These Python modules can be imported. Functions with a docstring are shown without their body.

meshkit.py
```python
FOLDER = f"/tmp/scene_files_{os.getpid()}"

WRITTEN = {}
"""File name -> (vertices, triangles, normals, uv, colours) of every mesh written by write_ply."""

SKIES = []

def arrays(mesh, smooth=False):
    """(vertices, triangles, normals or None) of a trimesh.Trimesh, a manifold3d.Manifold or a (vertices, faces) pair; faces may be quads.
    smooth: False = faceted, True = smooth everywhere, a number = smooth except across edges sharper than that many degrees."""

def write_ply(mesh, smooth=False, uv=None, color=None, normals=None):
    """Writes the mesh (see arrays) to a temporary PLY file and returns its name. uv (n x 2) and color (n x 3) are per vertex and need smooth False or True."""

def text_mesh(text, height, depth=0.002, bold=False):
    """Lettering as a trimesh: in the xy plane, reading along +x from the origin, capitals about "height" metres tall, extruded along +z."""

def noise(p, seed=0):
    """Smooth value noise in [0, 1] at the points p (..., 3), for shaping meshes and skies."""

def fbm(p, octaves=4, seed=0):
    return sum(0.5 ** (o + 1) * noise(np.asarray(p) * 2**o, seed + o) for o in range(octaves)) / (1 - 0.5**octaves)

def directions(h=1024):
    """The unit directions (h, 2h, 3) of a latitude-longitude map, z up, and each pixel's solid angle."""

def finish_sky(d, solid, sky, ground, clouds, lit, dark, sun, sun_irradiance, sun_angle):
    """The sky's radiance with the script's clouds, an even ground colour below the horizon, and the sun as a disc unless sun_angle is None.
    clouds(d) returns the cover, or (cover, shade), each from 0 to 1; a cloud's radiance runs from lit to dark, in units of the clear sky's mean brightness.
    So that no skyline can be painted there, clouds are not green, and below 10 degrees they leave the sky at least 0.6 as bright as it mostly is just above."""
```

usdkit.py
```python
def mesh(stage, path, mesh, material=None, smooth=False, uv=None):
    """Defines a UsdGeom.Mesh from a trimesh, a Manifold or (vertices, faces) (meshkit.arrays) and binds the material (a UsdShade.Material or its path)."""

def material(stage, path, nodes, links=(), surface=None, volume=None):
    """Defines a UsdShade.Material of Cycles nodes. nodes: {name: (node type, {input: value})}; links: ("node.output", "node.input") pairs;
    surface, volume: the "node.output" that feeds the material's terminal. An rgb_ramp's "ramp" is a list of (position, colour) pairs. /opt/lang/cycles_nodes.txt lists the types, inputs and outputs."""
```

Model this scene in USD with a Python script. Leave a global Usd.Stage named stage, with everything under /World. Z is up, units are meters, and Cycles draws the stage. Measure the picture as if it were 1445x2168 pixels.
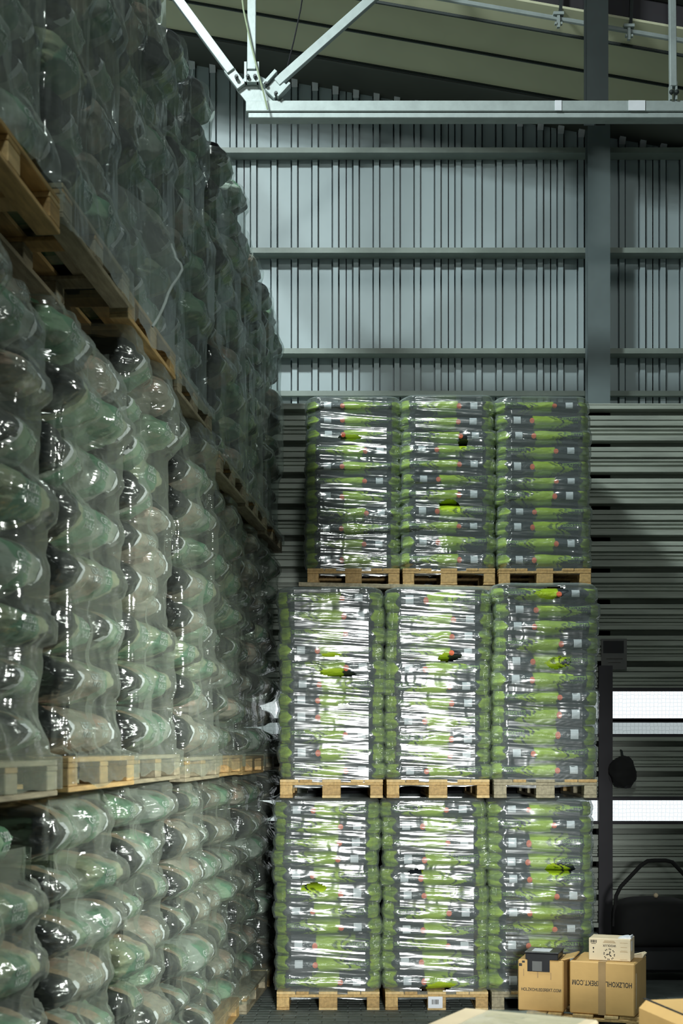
import math, random
import numpy as np, trimesh, usdkit, meshkit
from scipy.ndimage import gaussian_filter, grey_closing, grey_dilation
from scipy.spatial import cKDTree
from scipy.interpolate import LinearNDInterpolator, NearestNDInterpolator
from pxr import Usd, UsdGeom, UsdLux, Gf, Sdf, Vt, UsdShade

stage = Usd.Stage.CreateInMemory()
W = UsdGeom.Xform.Define(stage, '/World')
UsdGeom.Scope.Define(stage, '/World/Looks')
rnd = random.Random(7)
rng = np.random.default_rng(7)
PI = math.pi

# ------------------------------------------------------------------ camera
FPX, PX, PY, EYE = 3000.0, 722.5, 1580.0, 2.05      # focal length and principal point in pixels, eye height
cam = UsdGeom.Camera.Define(stage, '/World/camera')
cam.CreateHorizontalApertureAttr(24.0)
cam.CreateVerticalApertureAttr(24.0 * 2168 / 1445)
cam.CreateFocalLengthAttr(FPX / 1445 * 24.0)
cam.CreateVerticalApertureOffsetAttr((PY - 1084.0) / 1445 * 24.0)
cam.CreateFStopAttr(4.0)
cam.CreateFocusDistanceAttr(11.4)
cam.CreateClippingRangeAttr(Gf.Vec2f(0.05, 200))
cam.CreateExposureAttr(0.0)
_x = UsdGeom.Xformable(cam)
_x.AddTranslateOp().Set(Gf.Vec3d(0, 0, EYE))
_x.AddRotateXOp().Set(90.0)


def at(u, v, d):
    return np.array([(u - PX) / FPX * d, d, EYE + (PY - v) / FPX * d])


# ------------------------------------------------------------------ lights
def aim(prim, src, dst):
    src, dst = np.array(src, float), np.array(dst, float)
    z = src - dst
    z /= np.linalg.norm(z)
    up = np.array([0, 0, 1.0]) if abs(z[2]) < 0.95 else np.array([0, 1.0, 0])
    x = np.cross(up, z); x /= np.linalg.norm(x)
    y = np.cross(z, x)
    m = Gf.Matrix4d(*x, 0, *y, 0, *z, 0, *src, 1)
    UsdGeom.Xformable(prim).AddTransformOp().Set(m)


def disk(name, src, dst, radius, intensity, color, cone=None, soft=0.3):
    l = UsdLux.DiskLight.Define(stage, '/World/' + name)
    l.CreateRadiusAttr(radius); l.CreateIntensityAttr(intensity); l.CreateColorAttr(Gf.Vec3f(*color))
    aim(l, src, dst)
    return l


def spot(name, src, dst, radius, intensity, color, cone, soft):
    l = UsdLux.SphereLight.Define(stage, '/World/' + name)
    l.CreateRadiusAttr(radius); l.CreateIntensityAttr(intensity); l.CreateColorAttr(Gf.Vec3f(*color))
    sh = UsdLux.ShapingAPI.Apply(l.GetPrim())
    sh.CreateShapingConeAngleAttr(cone); sh.CreateShapingConeSoftnessAttr(soft)
    aim(l, src, dst)
    return l


LAMP = (-2.4, 8.2, 10.0)
disk('high_bay_light', LAMP, (-2.4, 8.2, 0), 0.50, 420, (0.88, 1.0, 0.99))
disk('high_bay_light_001', (0.8, 0.5, 10.0), (0.6, 5.5, 0), 0.50, 120, (0.92, 1.0, 0.95))
spot('work_light', (0.95, -1.0, 2.3), (0.22, 11.0, 1.2), 0.30, 1520, (0.96, 1.0, 0.98), 12.5, 0.9)
spot('work_light_001', (3.4, 7.2, 3.2), (-1.0, 7.6, 1.3), 0.15, 1500, (0.95, 1.0, 0.92), 42.0, 1.0)  # unseen lamp added to brighten the tall sack wall

# ------------------------------------------------------------------ materials
MAT = {}


def mat(name, nodes, links, surface='p.BSDF'):
    MAT[name] = usdkit.material(stage, '/World/Looks/' + name, nodes, links, surface=surface)
    return MAT[name]


def plain(name, color, rough=0.5, metal=0.0, var=0.12, scale=6.0, bump=0.0, bscale=60.0, spec=0.5, stretch=(1, 1, 1), coord='object'):
    n = {
        'tc': ('texture_coordinate', {}),
        'm': ('mapping', {'scale': stretch}),
        'n': ('noise_texture', {'scale': scale, 'detail': 3.0, 'roughness': 0.6}),
        'r': ('rgb_ramp', {'ramp': [(0.3, [c * (1 - var) for c in color]), (0.7, [min(1, c * (1 + var)) for c in color])]}),
        'p': ('principled_bsdf', {'roughness': rough, 'metallic': metal, 'specular_ior_level': spec}),
    }
    l = [('tc.%s' % coord, 'm.vector'), ('m.vector', 'n.vector'), ('n.fac', 'r.fac'), ('r.color', 'p.base_color')]
    if bump:
        n['bn'] = ('noise_texture', {'scale': bscale, 'detail': 4.0})
        n['b'] = ('bump', {'strength': bump, 'distance': 0.01})
        l += [('m.vector', 'bn.vector'), ('bn.fac', 'b.height'), ('b.normal', 'p.normal')]
    return mat(name, n, l)


plain('sheet_steel', (0.385, 0.455, 0.475), 0.42, 0.0, 0.06, 1.5, spec=0.5)
plain('clad_steel', (0.33, 0.36, 0.31), 0.5, 0.0, 0.25, 5.0, stretch=(0.3, 1, 3))
plain('girt_steel', (0.24, 0.28, 0.25), 0.45, 0.0, 0.12, 4.0)
plain('post_steel', (0.13, 0.165, 0.17), 0.5, 0.0, 0.10, 3.0)
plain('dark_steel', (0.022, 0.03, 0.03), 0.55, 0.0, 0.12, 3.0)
plain('galvanised', (0.31, 0.355, 0.35), 0.42, 0.0, 0.10, 9.0, bump=0.12, bscale=30)
plain('roof_sheet', (0.62, 0.62, 0.43), 0.55, 0.0, 0.08, 1.0)
plain('roof_dark', (0.11, 0.115, 0.10), 0.6, 0.0, 0.10, 2.0)
plain('hall_paint', (0.16, 0.17, 0.165), 0.7, 0.0, 0.1, 2.0)
plain('fascia_paint', (0.035, 0.032, 0.038), 0.7, 0.0, 0.2, 2.0)
plain('concrete', (0.09, 0.105, 0.10), 0.7, 0.0, 0.25, 6.0, bump=0.3)
plain('paver_a', (0.115, 0.135, 0.125), 0.65, 0.0, 0.25, 14.0, bump=0.3)
plain('paver_b', (0.09, 0.11, 0.10), 0.65, 0.0, 0.25, 14.0, bump=0.3)
plain('wood_a', (0.50, 0.33, 0.13), 0.65, 0.0, 0.28, 5.0, bump=0.25, stretch=(8, 1, 8))
plain('wood_b', (0.42, 0.27, 0.105), 0.65, 0.0, 0.28, 5.0, bump=0.25, stretch=(8, 1, 8))
plain('wood_c', (0.60, 0.43, 0.20), 0.65, 0.0, 0.2, 5.0, bump=0.25, stretch=(8, 1, 8))
plain('wood_grey', (0.30, 0.26, 0.17), 0.7, 0.0, 0.3, 5.0, bump=0.25, stretch=(8, 1, 8))
plain('carton', (0.56, 0.345, 0.12), 0.62, 0.0, 0.10, 3.0, bump=0.08, bscale=40)
plain('carton_pale', (0.66, 0.54, 0.36), 0.62, 0.0, 0.07, 5.0)
plain('carton_tape', (0.36, 0.235, 0.11), 0.30, 0.0, 0.1, 9.0)
plain('ink', (0.035, 0.03, 0.022), 0.6, 0.0, 0.2, 30.0)
plain('black_plastic', (0.012, 0.012, 0.014), 0.35, 0.0, 0.2, 8.0)
plain('rubber', (0.008, 0.008, 0.008), 0.9, 0.0, 0.2, 8.0)
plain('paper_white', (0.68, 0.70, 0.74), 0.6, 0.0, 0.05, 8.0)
plain('paper_grey', (0.12, 0.12, 0.115), 0.7, 0.0, 0.1, 8.0)
plain('print_white', (0.36, 0.41, 0.38), 0.4, 0.0, 0.1, 20.0)
plain('print_green', (0.22, 0.36, 0.08), 0.4, 0.0, 0.1, 20.0)
plain('cable_green', (0.20, 0.24, 0.15), 0.5, 0.0, 0.1, 9.0)
plain('film_edge', (0.42, 0.48, 0.46), 0.25, 0.0, 0.2, 9.0)
plain('tape_red', (0.75, 0.16, 0.07), 0.4, 0.0, 0.1, 9.0)


def sack_mat(name, rough, bscale, bstr):
    return mat(name, {
        'a': ('attribute', {'attribute': 'print'}),
        'tc': ('texture_coordinate', {}),
        'm': ('mapping', {'scale': (0.7, 1.0, 1.6)}),
        'n': ('noise_texture', {'scale': bscale * 1.3, 'detail': 2.0}),
        'b': ('bump', {'strength': bstr, 'distance': 0.012}),
        'p': ('principled_bsdf', {'roughness': rough, 'specular_ior_level': 0.5}),
    }, [('a.color', 'p.base_color'), ('tc.object', 'm.vector'), ('m.vector', 'n.vector'), ('n.fac', 'b.height'), ('b.normal', 'p.normal')])


sack_mat('sack_film_print', 0.33, 22.0, 0.55)
sack_mat('sack_film_dark', 0.24, 14.0, 0.7)


def film_mat(name, stretch, scale, bstr, clear, milk, rough, gloss, tint, lo=0.0, glossc=(1, 1, 1), trans=0.35, bd=.012):
    """Stretch film: mostly see-through, some milky scatter, sharp highlights on fine creases."""
    return mat(name, {
        'tc': ('texture_coordinate', {}),
        'm': ('mapping', {'scale': stretch}),
        'n': ('noise_texture', {'scale': scale * .6, 'detail': 1.5, 'roughness': 0.6}),
        'b': ('bump', {'strength': bstr, 'distance': bd}),
        't': ('transparent_bsdf', {'color': tint}),
        'd': ('diffuse_bsdf', {'color': milk}),
        'g': ('glossy_bsdf', {'color': glossc, 'roughness': rough}),
        'gm': ('mix_closure', {'fac': gloss}),
        'lw': ('layer_weight', {'blend': 0.5}),
        'mr': ('map_range', {'from_min': 0.0, 'from_max': 1.0, 'to_min': clear[0], 'to_max': clear[1], 'clamp': True}),
        'o': ('mix_closure', {}),
    }, [('tc.object', 'm.vector'), ('m.vector', 'n.vector'), ('n.fac', 'b.height'),
        ('b.normal', 'd.normal'), ('b.normal', 'g.normal'),
        ('d.BSDF', 'gm.closure1'), ('g.BSDF', 'gm.closure2'),
        ('lw.facing', 'mr.value'), ('mr.result', 'o.fac'), ('t.BSDF', 'o.closure1'), ('gm.closure', 'o.closure2')], surface='o.closure')


film_mat('film_clear', (0.25, 0.25, 5.0), 12.0, 0.6, (0.27, 0.55), (0.40, 0.46, 0.46), 0.155, 0.54, (0.95, 0.98, 0.97), bd=.0042)
film_mat('film_milky', (1.5, 1.5, 9.0), 8.0, 0.6, (0.10, 0.40), (0.38, 0.42, 0.365), 0.14, 0.42, (0.95, 0.98, 0.96), trans=0.15, bd=.010)
film_mat('film_hood', (6.0, 5.0, 0.9), 3.0, 0.6, (0.10, 0.38), (0.55, 0.62, 0.58), 0.15, 0.42, (0.95, 0.98, 0.97), trans=0.15, bd=.007)

mat('window_light', {
    'tc': ('texture_coordinate', {}),
    'm': ('mapping', {'scale': (1.0, 1.0, 1.0), 'rotation': (PI / 2, 0, 0)}),
    'v': ('voronoi_texture', {'dimensions': '2D', 'feature': 'distance_to_edge', 'scale': 26.0, 'randomness': 0.25}),
    'r': ('rgb_ramp', {'ramp': [(0.0, (0.5, 0.56, 0.58)), (0.06, (0.86, 0.92, 0.95)), (1.0, (0.92, 0.97, 1.0))]}),
    'e': ('emission', {'strength': 1.15}),
}, [('tc.object', 'm.vector'), ('m.vector', 'v.vector'), ('v.distance', 'r.fac'), ('r.color', 'e.color')], surface='e.emission')
mat('window_frost', {
    'tc': ('texture_coordinate', {}),
    'm': ('mapping', {'rotation': (PI / 2, 0, 0)}),
    'v': ('voronoi_texture', {'dimensions': '2D', 'feature': 'distance_to_edge', 'scale': 26.0, 'randomness': 0.25}),
    'r': ('rgb_ramp', {'ramp': [(0.0, (0.22, 0.26, 0.27)), (0.06, (0.40, 0.46, 0.47)), (1.0, (0.44, 0.5, 0.51))]}),
    'e': ('emission', {'strength': 1.0}),
}, [('tc.object', 'm.vector'), ('m.vector', 'v.vector'), ('v.distance', 'r.fac'), ('r.color', 'e.color')], surface='e.emission')

# ------------------------------------------------------------------ scene helpers
used = {}


def numbered(parent, name):
    k = (parent, name)
    n = used.get(k, 0)
    used[k] = n + 1
    return name if n == 0 else '%s_%03d' % (name, n)


def pathof(o):
    return '/World' if o is None else str(o.GetPath())


def tag(o, label=None, cat=None, group=None, kind=None):
    p = o.GetPrim() if hasattr(o, 'GetPrim') else o
    for k, v in (('label', label), ('category', cat), ('group', group), ('kind', kind)):
        if v:
            p.SetCustomDataByKey(k, v)
    return p


def obj(name, mesh, m, parent=None, smooth=False, color=None):
    pp = pathof(parent)
    path = pp + '/' + numbered(pp, name)
    g = usdkit.mesh(stage, path, mesh, MAT[m], smooth=smooth)
    if color is not None:
        UsdGeom.PrimvarsAPI(g).CreatePrimvar('print', Sdf.ValueTypeNames.Color3fArray, 'vertex').Set(Vt.Vec3fArray.FromNumpy(np.asarray(color, np.float32)))
    return g.GetPrim()


def thing(name, label=None, cat=None, loc=(0, 0, 0), rz=0.0, group=None, kind=None, parent=None):
    pp = pathof(parent)
    x = UsdGeom.Xform.Define(stage, pp + '/' + numbered(pp, name))
    x.AddTranslateOp().Set(Gf.Vec3d(*map(float, loc)))
    if rz:
        x.AddRotateZOp().Set(float(rz))
    return tag(x, label, cat, group, kind)


def klass(name):
    p = stage.CreateClassPrim('/World/' + name)
    p.SetTypeName('Xform')
    return p


def copy(name, cls, label, cat, group, loc, rz=0.0, scale=None):
    x = UsdGeom.Xform.Define(stage, '/World/' + numbered('/World', name))
    x.AddTranslateOp().Set(Gf.Vec3d(*map(float, loc)))
    x.AddRotateZOp().Set(float(rz))
    if scale is not None:
        x.AddScaleOp().Set(Gf.Vec3f(*map(float, scale)))
    p = tag(x, label, cat, group)
    p.GetReferences().AddInternalReference(cls.GetPath())
    p.SetInstanceable(True)
    return p


def box(x0, x1, y0, y1, z0, z1, c=0.0):
    if c <= 0:
        b = trimesh.creation.box([x1 - x0, y1 - y0, z1 - z0])
        b.apply_translation([(x0 + x1) / 2, (y0 + y1) / 2, (z0 + z1) / 2])
        return b
    pts = []
    for sx in (0, 1):
        for sy in (0, 1):
            for sz in (0, 1):
                p = np.array([x1 if sx else x0, y1 if sy else y0, z1 if sz else z0], float)
                d = np.array([-1 if sx else 1, -1 if sy else 1, -1 if sz else 1]) * c
                for k in range(3):
                    q = p.copy()
                    for j in range(3):
                        if j != k:
                            q[j] += d[j]
                    pts.append(q)
    return trimesh.convex.convex_hull(np.array(pts))


def cat(ms):
    return trimesh.util.concatenate(ms)


def bar(a, b, w, h, up=(0, 1, 0), c=0.0):
    """A rectangular bar from a to b: h across the 'up' direction, w across the third."""
    a, b = np.array(a, float), np.array(b, float)
    x = b - a
    L = np.linalg.norm(x); x /= L
    y = np.array(up, float); y -= x * np.dot(x, y); y /= np.linalg.norm(y)
    z = np.cross(x, y)
    m = box(0, L, -h / 2, h / 2, -w / 2, w / 2, c)
    T = np.eye(4); T[:3, 0], T[:3, 1], T[:3, 2], T[:3, 3] = x, y, z, a
    m.apply_transform(T)
    return m


def tube(pts, r, sides=8):
    p = np.asarray(pts, float)
    t = np.gradient(p, axis=0); t /= np.linalg.norm(t, axis=1, keepdims=True)
    ref = np.array([0, 0, 1.0]) if abs(t[:, 2]).mean() < 0.8 else np.array([1.0, 0, 0])
    a = np.cross(t, ref); a /= np.linalg.norm(a, axis=1, keepdims=True)
    b = np.cross(t, a)
    ang = np.arange(sides) * 2 * PI / sides
    v = p[:, None] + r * (np.cos(ang)[None, :, None] * a[:, None] + np.sin(ang)[None, :, None] * b[:, None])
    n = len(p)
    f = []
    for i in range(n - 1):
        for j in range(sides):
            k = (j + 1) % sides
            f += [[i * sides + j, i * sides + k, (i + 1) * sides + k], [i * sides + j, (i + 1) * sides + k, (i + 1) * sides + j]]
    v = np.vstack([v.reshape(-1, 3), p[:1], p[-1:]])
    for j in range(sides):
        k = (j + 1) % sides
        f += [[n * sides, k, j], [n * sides + 1, (n - 1) * sides + j, (n - 1) * sides + k]]
    m = trimesh.Trimesh(v, np.array(f), process=False)
    m.fix_normals()
    return m


def sweep_x(profile, x0, x1):
    """A thin profile of (y, z) points swept along x."""
    p = np.asarray(profile, float)
    n = len(p)
    v = np.vstack([np.column_stack([np.full(n, x0), p]), np.column_stack([np.full(n, x1), p])])
    f = [[i, i + 1, n + i + 1, n + i] for i in range(n - 1)]
    return (v, np.array(f))


def prism(poly, h0, h1, axis='y'):
    """A closed polygon of (x, z) extruded along y."""
    import shapely
    m = trimesh.creation.extrude_polygon(shapely.Polygon(poly), h1 - h0, engine='earcut')
    v = m.vertices.copy()
    m.vertices = np.column_stack([v[:, 0], h1 - v[:, 2], v[:, 1]])
    return m


# ------------------------------------------------------------------ the hall
XL, XR, YB, WALL = -5.0, 6.5, -9.0, 14.40
HIGH = 11.6


def roof_z(x):
    return 8.68 - 0.175 * x


fl = thing('floor', kind='structure')
obj('slab', box(XL, XR, YB, 15.0, -0.3, -0.006), 'concrete', fl)
prow = 0
y = 10.30
while y < 11.55:
    x = -1.15 + (0.1 if prow % 2 else 0.0)
    while x < 3.0:
        if x < 1.05 or x > 1.85:
            obj('paver', box(x + .003, x + .197, y + .003, y + .097, -0.02, 0.0 + rnd.uniform(-.0015, .0), .004), rnd.choice(['paver_a', 'paver_b']), fl)
        x += 0.2
    y += 0.1
    prow += 1
obj('screed', cat([box(XL, -1.152, YB, 15.0, -0.005, 0.0), box(3.1, XR, YB, 15.0, -0.005, 0.0), box(-1.152, 3.1, YB, 10.3, -0.005, 0.0), box(-1.152, 3.1, 11.6, 15.0, -0.005, 0.0)]), 'concrete', fl)

wl = thing('wall_left', kind='structure'); obj('wall_face', box(XL - .2, XL, YB, 15.0, 0, HIGH), 'hall_paint', wl)
wr = thing('wall_right', kind='structure'); obj('wall_face', box(XR, XR + .2, YB, 15.0, 0, HIGH), 'hall_paint', wr)
wf = thing('wall_front', kind='structure'); obj('wall_face', box(XL, XR, YB - .2, YB, 0, HIGH), 'hall_paint', wf)

# upper back wall: trapezoid steel sheets, rails in front of it, horizontal cladding below
wb = thing('wall_back', kind='structure')
PITCH = 0.2075
x_first = (537.0 - PX) / FPX * WALL
k0 = int((XL - x_first) / PITCH) - 1


def sheet(k, n):
    pts = []
    for i in range(n):
        a = x_first + (k + i) * PITCH          # centre of the narrow raised strip
        pts += [(a - 0.041, 0.0), (a - 0.040, 0.05), (a - 0.027, 0.05), (a - 0.025, -0.030), (a + 0.025, -0.030), (a + 0.027, 0.05), (a + 0.040, 0.05), (a + 0.041, 0.0)]
    pts = [(x_first + (k - .5) * PITCH, 0.0)] + pts + [(x_first + (k + n - .5) * PITCH + .01, 0.0)]
    zb = 5.25
    v, f = [], []
    for (x, dy) in pts:
        v += [(x, WALL + dy, zb), (x, WALL + dy, min(roof_z(x) + 0.05, 12))]
    for i in range(len(pts) - 1):
        f.append([2 * i, 2 * i + 2, 2 * i + 3, 2 * i + 1])
    return (np.array(v), np.array(f))


k = k0
while x_first + k * PITCH < XR + .2:
    obj('sheet_panel', sheet(k, 5), 'sheet_steel', wb)
    k += 5


def girt(zc, x0, x1, d=0.175, h=0.052):
    yb = WALL - 0.03
    prof = [(yb, zc + h / 2), (yb - d, zc + h / 2), (yb - d, zc - h / 2), (yb - d + .02, zc - h / 2 - .0), (yb, zc - h / 2)]
    return sweep_x(prof, x0, x1)


for v in (318, 530, 743):
    zc = EYE + (PY - v) / FPX * (WALL - .2)
    obj('wall_rail', girt(zc, XL, XR), 'girt_steel', wb)
obj('wall_rail', girt(EYE + (PY - 832) / FPX * (WALL - .1), XL, XR, 0.06, 0.05), 'girt_steel', wb)

leaks = []  # pale wedges standing in for daylight leaking in over the ribs
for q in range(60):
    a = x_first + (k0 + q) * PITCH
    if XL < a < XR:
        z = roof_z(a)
        leaks.append(trimesh.convex.convex_hull(np.array([(a + sx * .03, yy, z + .05 - .175 * sx * .03) for sx in (-1, 1) for yy in (WALL - .10, WALL - .03)] + [(a + sx * .03, WALL - .032, z - .03) for sx in (-1, 1)])))
obj('rib_light_leak', cat(leaks), 'paper_white', wb)

CL = 13.85      # front of the horizontal cladding


def cladding(z1, h):
    """One board, from its top edge z1 down: proud lip, dark recess, ribbed face."""
    s = h / 0.306
    P = [(0.16, z1), (0.0, z1), (0.0, z1 - .040 * s), (0.15, z1 - .044 * s), (0.15, z1 - .098 * s), (0.022, z1 - .100 * s), (0.022, z1 - .140 * s), (0.045, z1 - .143 * s),
         (0.045, z1 - .148 * s), (0.022, z1 - .150 * s), (0.022, z1 - .196 * s), (0.055, z1 - .200 * s), (0.055, z1 - .212 * s), (0.035, z1 - .220 * s), (0.035, z1 - .232 * s),
         (0.055, z1 - .240 * s), (0.055, z1 - .252 * s), (0.035, z1 - .258 * s), (0.035, z1 - .270 * s), (0.055, z1 - .280 * s), (0.055, z1 - .300 * s), (0.16, z1 - .305 * s)]
    return [(CL + a, b) for a, b in P]


zt = EYE + (PY - 857) / FPX * CL
w1a, w1b, w1c, w1d = [EYE + (PY - v) / FPX * (CL + .05) for v in (1464, 1521, 1530, 1554)]
w2a, w2b = [EYE + (PY - v) / FPX * (CL + .05) for v in (1694, 1738)]


def board_stack(za, zb, n):
    h = (za - zb) / n
    for i in range(n):
        obj('cladding_board', sweep_x(cladding(za - i * h, h - .001), XL, XR), 'clad_steel', wb)


board_stack(zt, w1a + .03, 9)
board_stack(w1d - .03, w2a + .03, 2)
board_stack(w2b - .03, 0.0, 4)
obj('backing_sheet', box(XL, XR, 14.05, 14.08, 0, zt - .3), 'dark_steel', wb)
obj('cladding_cap', box(XL, XR, CL - .005, WALL, zt, zt + .012), 'clad_steel', wb)
# vertical mullion and window frame
xm0, xm1 = (1266 - PX) / FPX * CL, (1295 - PX) / FPX * CL
obj('mullion', box(xm0, xm1, CL - .03, CL + .12, 0.0, w1a + .25), 'fascia_paint', wb)
for i, (a, b, m) in enumerate(((w1a, w1b, 'window_light'), (w1c, w1d, 'window_frost'), (w2a, w2b, 'window_light'))):
    win = thing('window_%d' % (i + 1), kind='structure')
    for (xa, xb) in ((XL, xm0), (xm1, XR)):
        obj('pane', box(xa, xb, CL + .05, CL + .055, b, a), m, win)
        obj('frame_bar', box(xa, xb, CL + .0, CL + .1, a, a + .03), 'fascia_paint', win)
        obj('frame_bar', box(xa, xb, CL + .0, CL + .1, b - .03, b), 'fascia_paint', win)


def ibeam(x0, x1, y0, y1, z0, z1, t=.014):
    xm = (x0 + x1) / 2
    return cat([box(x0, x1, y0, y0 + t, z0, z1), box(x0, x1, y1 - t, y1, z0, z1), box(xm - .006, xm + .006, y0 + t, y1 - t, z0, z1)])


xp0, xp1 = (1244 - PX) / FPX * 14.0, (1291 - PX) / FPX * 14.0
post = thing('wall_column', 'grey steel column standing against the ribbed back wall', 'column', kind='structure')
zr = roof_z((xp0 + xp1) / 2)
obj('column_shaft', ibeam(xp0, xp1, 14.0, 14.16, 0, zr - .03), 'post_steel', post)
obj('foot_plate', box(xp0 - .03, xp1 + .03, 13.99, 14.17, 0, .02), 'post_steel', post)

# low roof: panel by the wall coloured dark for the shade there, then three pale bands stepping towards the hall, edge tube with hangers
ce = thing('ceiling', kind='structure')


def roof_strip(y0, y1, dz, m, name, th=0.02):
    v = []
    for x in (XL, XR):
        for yy in (y0, y1):
            for t in (0, th):
                v.append((x, yy, roof_z(x) + dz + t))
    obj(name, trimesh.convex.convex_hull(np.array(v)), m, ce)


roof_strip(13.60, 14.6, 0.03, 'roof_dark', 'eaves_panel')  # dark colour carries the shade next to the wall
roof_strip(12.2, 13.61, 0.32, 'roof_dark', 'roof_deck')
edges = [13.62, 13.02, 12.45]
for y1 in edges:
    # each band hangs lower at its far edge and laps under the next: the laps read as shadow lines
    y0 = y1 - (.66 if y1 > 12.5 else .22)
    up = .28 * (y1 - y0) / .66
    hullp = []
    for x in (XL, XR):
        z = roof_z(x) - .02
        hullp += [(x, y0, z + up), (x, y0, z + up + .02), (x, y1, z), (x, y1, z + .02)]
    obj('roof_band', trimesh.convex.convex_hull(np.array(hullp)), 'roof_sheet', ce)
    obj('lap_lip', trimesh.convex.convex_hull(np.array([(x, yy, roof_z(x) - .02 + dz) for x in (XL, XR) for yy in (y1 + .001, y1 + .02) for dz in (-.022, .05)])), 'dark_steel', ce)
obj('band_lip', trimesh.convex.convex_hull(np.array([(x, yy, roof_z(x) + dz) for x in (XL, XR) for yy in (13.645, 13.66) for dz in (-.05, .06)])), 'roof_dark', ce)
# fascia and high roof
obj('fascia', trimesh.convex.convex_hull(np.array([(x, yy, zz) for x in (XL, XR) for yy in (12.30, 12.36) for zz in (roof_z(x) + .06, HIGH)])), 'fascia_paint', ce)
obj('high_roof', box(XL, XR, YB, 12.36, HIGH, HIGH + .1), 'hall_paint', ce)
et = thing('eaves_pipe', 'pale thin pipe along the edge of the olive roof bands', 'pipe', (0, 0, 0), kind='structure')
P = lambda x, dz=0: (x, 12.22, roof_z(x) - .03 + dz)
obj('pipe', tube([P(-4.9), P(0), P(6.4)], .022, 8), 'galvanised', et, smooth=40)
for u in (1181, 1330):
    d = 12.2
    x = (u - PX) / FPX * d
    z = roof_z(x) - .05
    obj('hanger', bar((x + .02, 12.24, z + .02), (x + .06, 12.26, z + .75), .028, .028), 'dark_steel', et)
    obj('clamp', cat([box(x - .045, x + .045, 12.17, 12.27, z + .035, z + .06), box(x - .012, x + .012, 12.18, 12.21, z - .07, z + .035), box(x - .032, x - .018, 12.17, 12.2, z - .05, z - .03), box(x + .018, x + .032, 12.17, 12.2, z - .05, z - .03)]), 'galvanised', et)

# ------------------------------------------------------------------ truss
DT = 11.9
tr = thing('roof_truss', 'galvanised lattice roof truss with bolted gusset above the stacks', 'truss')
c0 = at(521, 228, DT)
zt0, zt1 = at(0, 218, DT)[2], at(0, 241, DT)[2]
X0t = c0[0]
obj('bottom_chord', cat([box(X0t, XR - .01, DT - .05, DT + .05, zt1, zt0, .006), box(X0t + .02, XR - .01, DT - .035, DT + .09, at(0, 253, DT)[2], zt1 - .004, .004)]), 'galvanised', tr)


def tpt(u, v, d=DT):
    return at(u, v, d)


gp = [tpt(u, v)[[0, 2]] for u, v in ((512, 172), (520, 163), (552, 163), (567, 172), (600, 212), (600, 220), (524, 220), (500, 190))]
obj('gusset_plate', prism(gp, DT - .012, DT + .012), 'galvanised', tr)


def member(u0, v0, u1, v1, w, d=.06):
    a, b = tpt(u0, v0), tpt(u1, v1)
    a[1] = b[1] = DT - .045
    return bar(a, b, w, d, (0, 1, 0), .004)


w18 = 18 / FPX * DT
obj('truss_post', member(533, 155, 534, -160, w18), 'galvanised', tr)
obj('diagonal', member(586, 182, 1050, -230, w18 * 1.02), 'galvanised', tr)
obj('diagonal', member(490, 158, 300, -100, w18 * 1.02), 'galvanised', tr)
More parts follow.
